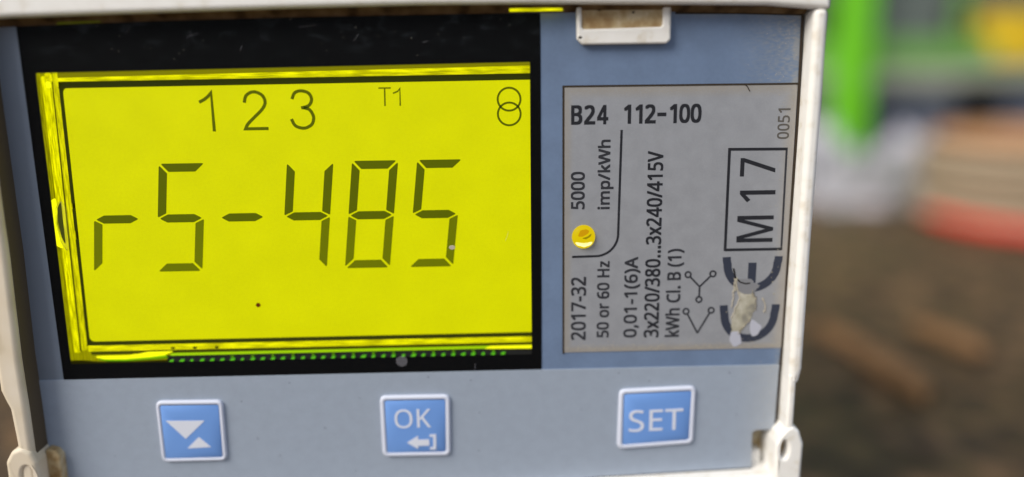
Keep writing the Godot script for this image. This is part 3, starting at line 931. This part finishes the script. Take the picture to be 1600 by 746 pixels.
func keys():
	var z := 0.43
	var k := key("scroll_button", poly([-22.82, 36.16, -16.88, 36.10, -16.95, 30.27, -22.78, 30.26]), poly([-22.42, 35.75, -17.27, 35.70, -17.32, 30.63, -22.42, 30.63]))
	put("arrow_symbol", prism(poly([-22.0, 34.34, -18.57, 34.27, -20.4, 32.56]), z, z + 0.05), "key print", k)
	put("arrow_symbol", prism(poly([-19.22, 32.71, -18.23, 31.7, -20.35, 31.62]), z, z + 0.05), "key print", k)
	k = key("confirm_button", poly([-2.89, 36.15, 3.42, 36.12, 3.32, 30.20, -2.86, 30.25]), poly([-2.45, 35.72, 2.98, 35.70, 2.90, 30.62, -2.43, 30.65]))
	put("lettering", letters("OK", -1.62, 33.08, 3.26, 1.8, 0.0, z, 400, 0.05), "key print", k)
	put("arrow_symbol", prism(poly([-0.58, 31.65, 0.43, 32.3, 0.43, 31.92, 1.42, 31.92, 1.42, 31.32, 0.41, 31.32, 0.4, 31.0]), z, z + 0.05), "key print", k)
	put("bracket_symbol", prism(poly([1.46, 32.4, 2.06, 32.4, 2.03, 30.92, 1.47, 30.92, 1.47, 31.14, 1.78, 31.14, 1.8, 32.18, 1.46, 32.18]), z, z + 0.05), "key print", k)
	k = key("set_button", poly([18.76, 36.23, 25.76, 36.42, 25.67, 30.80, 18.64, 30.39]), poly([19.2, 35.8, 25.32, 35.98, 25.24, 31.2, 19.12, 30.86]))
	put("lettering", letters("SET", 19.66, 32.16, 4.95, 2.1, 1.2, z, 400, 0.05, 0.02), "key print", k)

# grains of dust and grit on the face
func dust():
	var s := Shape.new()
	var fleck := func(x, y, z, r):
		prism(ellipse(Vector2(x, y), r * rng.randf_range(0.7, 1.3), r * rng.randf_range(0.7, 1.3), 6), z - 0.01, z + r * 0.5, r * 0.3, 1, s)
	for i in 420:
		fleck.call(rng.randf_range(13.9, 33.2), 39.85 + absf(rng.randfn(0, 0.40)), 0.05, rng.randf_range(0.012, 0.04))
	for i in 70:
		fleck.call(33.3 - absf(rng.randfn(0, 1.0)), rng.randf_range(32.3, 63), 0.085, rng.randf_range(0.012, 0.04))
	for i in 60:
		fleck.call(33.3 - absf(rng.randfn(0, 1.8)), rng.randf_range(63.5, 68.5), 0.0, rng.randf_range(0.012, 0.035))
	for i in 30:
		fleck.call(rng.randf_range(-30, 11), rng.randf_range(65.6, 69), 0.14, rng.randf_range(0.01, 0.03))
	var d := put("pale_dust", s, "speck", meter)
	d.set_meta("kind", "stuff")
	s = Shape.new()
	for i in 26:
		prism(ellipse(Vector2(rng.randf_range(-31, 31), rng.randf_range(28.5, 37.8)), rng.randf_range(0.03, 0.07), rng.randf_range(0.03, 0.06), 7), 0.08, 0.1, 0.0, 1, s)
	for i in 40:
		prism(ellipse(Vector2(rng.randf_range(8, 31), 0), 0.06, 0.05, 6), 0.08, 0.1, 0.0, 1, s)
	for q in [[14.95, 67.25, 0.18, 0.12, 0.68], [18.3, 66.75, 0.15, 0.05, 0.5], [19.3, 69.2, 0.1, 0.1, 0.7], [16.5, 69.4, 0.12, 0.07, 0.7]]:
		prism(ellipse(Vector2(q[0], q[1]), q[2], q[3], 9), q[4] - 0.1, q[4] + 0.03, 0.02, 1, s)
	ribbon(poly([28.9, 63.35, 29.2, 63.1, 29.42, 62.72]), 0.07, 0.05, 0.09, s)
	d = put("dark_grit", s, "dark speck", meter)
	d.set_meta("kind", "stuff")
	put("red_fleck", prism(ellipse(Vector2(-13.4, 44.53), 0.21, 0.2, 12), -0.9, -0.87, 0.0), "red speck", meter)
	put("smudge", prism(jagged(ellipse(Vector2(-0.8, 39.35), 0.52, 0.5, 20), 0.3, 0.1, 6), 0.14, 0.15), "faint smudge", meter)
	var sc := Shape.new()
	for q in [[-3.6, 67.2, -3.2, 67.75], [-22, 67.9, -21.6, 68.5], [-12.9, 66.5, -12.75, 66.9], [2.0, 67.0, 2.5, 67.1], [-17.2, 67.6, -16.2, 67.9], [5.7, 38.4, 5.75, 39.0], [-8.0, 68.3, -6.6, 68.5], [8.6, 50.2, 8.9, 51.0]]:
		ribbon(poly(q), 0.05, 0.14, 0.15, sc)
	put("hairline_scratches", sc, "faint smudge", meter).set_meta("kind", "stuff")
	put("pale_fleck", prism(ellipse(Vector2(3.96, 49.68), 0.28, 0.2, 12), 0.13, 0.17, 0.02), "speck", meter)

# ------------------------------------------------------------------ what stands behind
func background():
	# strips of bark on the ground
	bark("bark_strip", Vector3(91, 1.6, -97), 44, 7.0, 4, "long orange brown strip lying on the ground nearest the meter")
	bark("bark_strip", Vector3(115, 1.6, -108), 22, 5.0, 12, "short orange brown strip lying beyond the longer one")
	# crumpled plastic
	bag("plastic_bag", Vector3(171, 0, -330), Vector3(38, 55, 24), 3, "pale crumpled plastic bag, the taller one at the foot of the lime green post")
	bag("plastic_bag", Vector3(193, 0, -310), Vector3(42, 41, 22), 4, "low pale crumpled plastic bag beside the tan roll")
	bag("plastic_bag", Vector3(214, 0, -322), Vector3(28, 49, 14), 9, "grey crumpled plastic bag between the lime green post and the tan roll")
	# tan roll of cord in bands
	var roll := base("cord_roll", self, Vector3(236, 0, -264))
	tag(roll, "thick tan roll of banded cord with an orange top standing on the ground", "cord roll")
	var n := 6
	for i in n:
		var y := 0.5 + i * 6.2
		var r: float = 41.0 + [0.6, -0.5, 0.8, -0.2, 0.0, -5.0][i]
		var pf := PackedVector2Array()
		for k in 9:
			var a := -PI / 2 + PI * k / 8
			pf.append(Vector2(r - 3.0 + cos(a) * 3.0, y + 3.1 + sin(a) * 2.95))
		pf.append(Vector2(20, y + 6.05))
		pf.append(Vector2(20, y))
		put("cord_band", lathe(pf, 72), "orange cord" if i == n - 1 else ["tan cord", "tan cord dark"][i % 2], roll)
	var ring := Shape.new()
	var rp := PackedVector2Array()
	for k in 17:
		var a := TAU * k / 16 - PI / 2
		rp.append(Vector2(47.0 + cos(a) * 2.4, 2.9 + sin(a) * 2.5))
	lathe(rp, 72, Vector3.ZERO, ring)
	var rb := put("red_band", ring, "red plastic", self, Vector3(243, -0.6, -256))
	tag(rb, "glossy red band lying round the foot of the tan roll", "band")
	# green rack with boxes on it
	rack()

func bark(called: String, at: Vector3, length: float, width: float, turn: float, label: String):
	var s := Shape.new()
	var n := 14
	var nz := noise(0.2, 3, FastNoiseLite.TYPE_SIMPLEX_SMOOTH, int(length))
	var pts := []
	for i in n + 1:
		var t := float(i) / n
		var w := width * 0.5 * (0.35 + 0.65 * sin(PI * clampf(t * 0.96 + 0.02, 0, 1))) * (1.0 + 0.35 * nz.get_noise_1d(i * 3.0))
		var row := []
		for j in 7:
			var u := j / 6.0 * 2 - 1
			row.append(Vector3(u * w + 1.5 * nz.get_noise_1d(i * 2.0 + 50), 1.6 * (1 - u * u) + 0.8 * nz.get_noise_2d(i, j * 2.0) + 0.8 * sin(t * 3.0), (t - 0.5) * length))
		pts.append(row)
	for i in n:
		for j in 6:
			s.flat(pts[i][j], pts[i][j + 1], pts[i + 1][j + 1], pts[i + 1][j], Vector3.UP)
			var dn := Vector3(0, -1.2, 0)
			s.flat(pts[i][j] + dn, pts[i][j + 1] + dn, pts[i + 1][j + 1] + dn, pts[i + 1][j] + dn, Vector3.DOWN)
		for j in [0, 6]:
			var dn := Vector3(0, -1.2, 0)
			s.flat(pts[i][j], pts[i + 1][j], pts[i + 1][j] + dn, pts[i][j] + dn, Vector3(j - 3, 0, 0))
	var o := put(called, s, "orange brown strip", self, at)
	o.rotation.y = deg_to_rad(turn)
	tag(o, label, "bark strip", "bark strips on the ground")

func bag(called: String, at: Vector3, size: Vector3, sd: int, label: String):
	var s := Shape.new()
	var cell := FastNoiseLite.new()
	cell.seed = sd
	cell.noise_type = FastNoiseLite.TYPE_CELLULAR
	cell.cellular_return_type = FastNoiseLite.RETURN_DISTANCE2_SUB
	cell.frequency = 1.6
	var sm := noise(1.1, 3, FastNoiseLite.TYPE_SIMPLEX_SMOOTH, sd + 5)
	var a := 56
	var b := 32
	var P := func(i, j):
		var th: float = TAU * i / a
		var ph: float = PI * 0.5 * (1.0 - float(j) / b * 1.12)
		var d := Vector3(cos(th) * cos(ph), sin(ph), sin(th) * cos(ph))
		var r: float = 1.0 + 0.55 * cell.get_noise_3dv(d * 1.6) + 0.22 * sm.get_noise_3dv(d * 1.5)
		var v: Vector3 = d * r * size
		v.y = maxf(v.y, -1.0)
		return v
	for i in a:
		for j in b:
			var q0: Vector3 = P.call(i, j)
			var q1: Vector3 = P.call((i + 1) % a, j)
			var q2: Vector3 = P.call((i + 1) % a, j + 1)
			var q3: Vector3 = P.call(i, j + 1)
			var g := (q1 - q0).cross(q2 - q0)
			if g.length() < 1e-5:
				g = (q2 - q0).cross(q3 - q0)
			g = g.normalized()
			if g.dot(q0 + q2) < 0: g = -g
			s.quad(q0, q1, q2, q3, g, g, g, g)
	var o := put(called, s, "crumpled plastic film", self, at)
	tag(o, label, "plastic bag", "crumpled plastic bags")

func rack():
	var r := base("green_rack", self, Vector3(0, 0, -350))
	tag(r, "lime green metal rack with a duller green rail, standing behind the meter", "rack")
	for x in [196.0, -160.0, 470.0]:
		put("post", box(x - 9, 0, -2, x + 9, 190, 6, 2.0), "lime green paint", r)
	for y in [63.5, 150.0]:
		put("rail", box(-172, y, -9, 482, y + 14.5, -3, 1.0), "dull green paint", r)
	put("slat", box(-170, 57, -26, 480, 63.2, -4, 1.0), "pale grey slat", r)
	put("shelf", box(-170, 58, -150, 480, 61.5, -31, 0.8), "grey teal metal", r)
	put("upright_bar", box(256, 79, -14, 261, 149, -9, 0.8), "dull green paint", r)
	for x in [-160.0, 195.5, 470.0]:
		put("rear_post", box(x - 10, 0, -170, x + 10, 190, -151, 2.0), "lime green paint", r)
	# boxes on the shelf and below it
	crate("storage_box", Vector3(222, 61.6, -386), 50, 70, 60, "grey teal metal", "grey teal box on the rack shelf right of the lime post", "storage box")
	crate("storage_box", Vector3(150, 61.6, -386), 56, 60, 60, "grey metal", "light grey box on the rack shelf left of the lime post", "storage box")
	crate("storage_box", Vector3(290, 66.0, -372), 36, 27, 40, "yellow plastic", "yellow box on the rack at the picture's upper right", "storage box")
	crate("storage_box", Vector3(325, 61.6, -430), 90, 60, 40, "grey teal metal", "long grey box on the rack shelf behind the yellow box", "storage box")
	crate("storage_box", Vector3(160, 0, -390), 44, 53, 50, "dark teal plastic", "dark teal box on the ground left of the lime post", "storage box")
	crate("storage_box", Vector3(240, 0, -388), 44, 50, 50, "dark blue plastic", "dark blue box on the ground under the rack rail", "storage box")
	crate("storage_box", Vector3(280, 0, -384), 14, 48, 40, "black plastic", "narrow black box standing between two blue boxes", "storage box")
	crate("storage_box", Vector3(318, 0, -388), 58, 54, 50, "dark blue plastic", "wide dark blue box behind the tan roll at the right edge", "storage box")

func crate(called: String, at: Vector3, w: float, h: float, d: float, m: String, label: String, cat: String):
	var o := base(called, self, at)
	tag(o, label, cat, "boxes on and under the green rack")
	put("box_body", box(-w / 2, 0, -d / 2, w / 2, h - 5, d / 2, 1.5), m, o)
	put("lid", box(-w / 2 - 1, h - 4.8, -d / 2 - 1, w / 2 + 1, h, d / 2 + 1, 1.2), m, o)
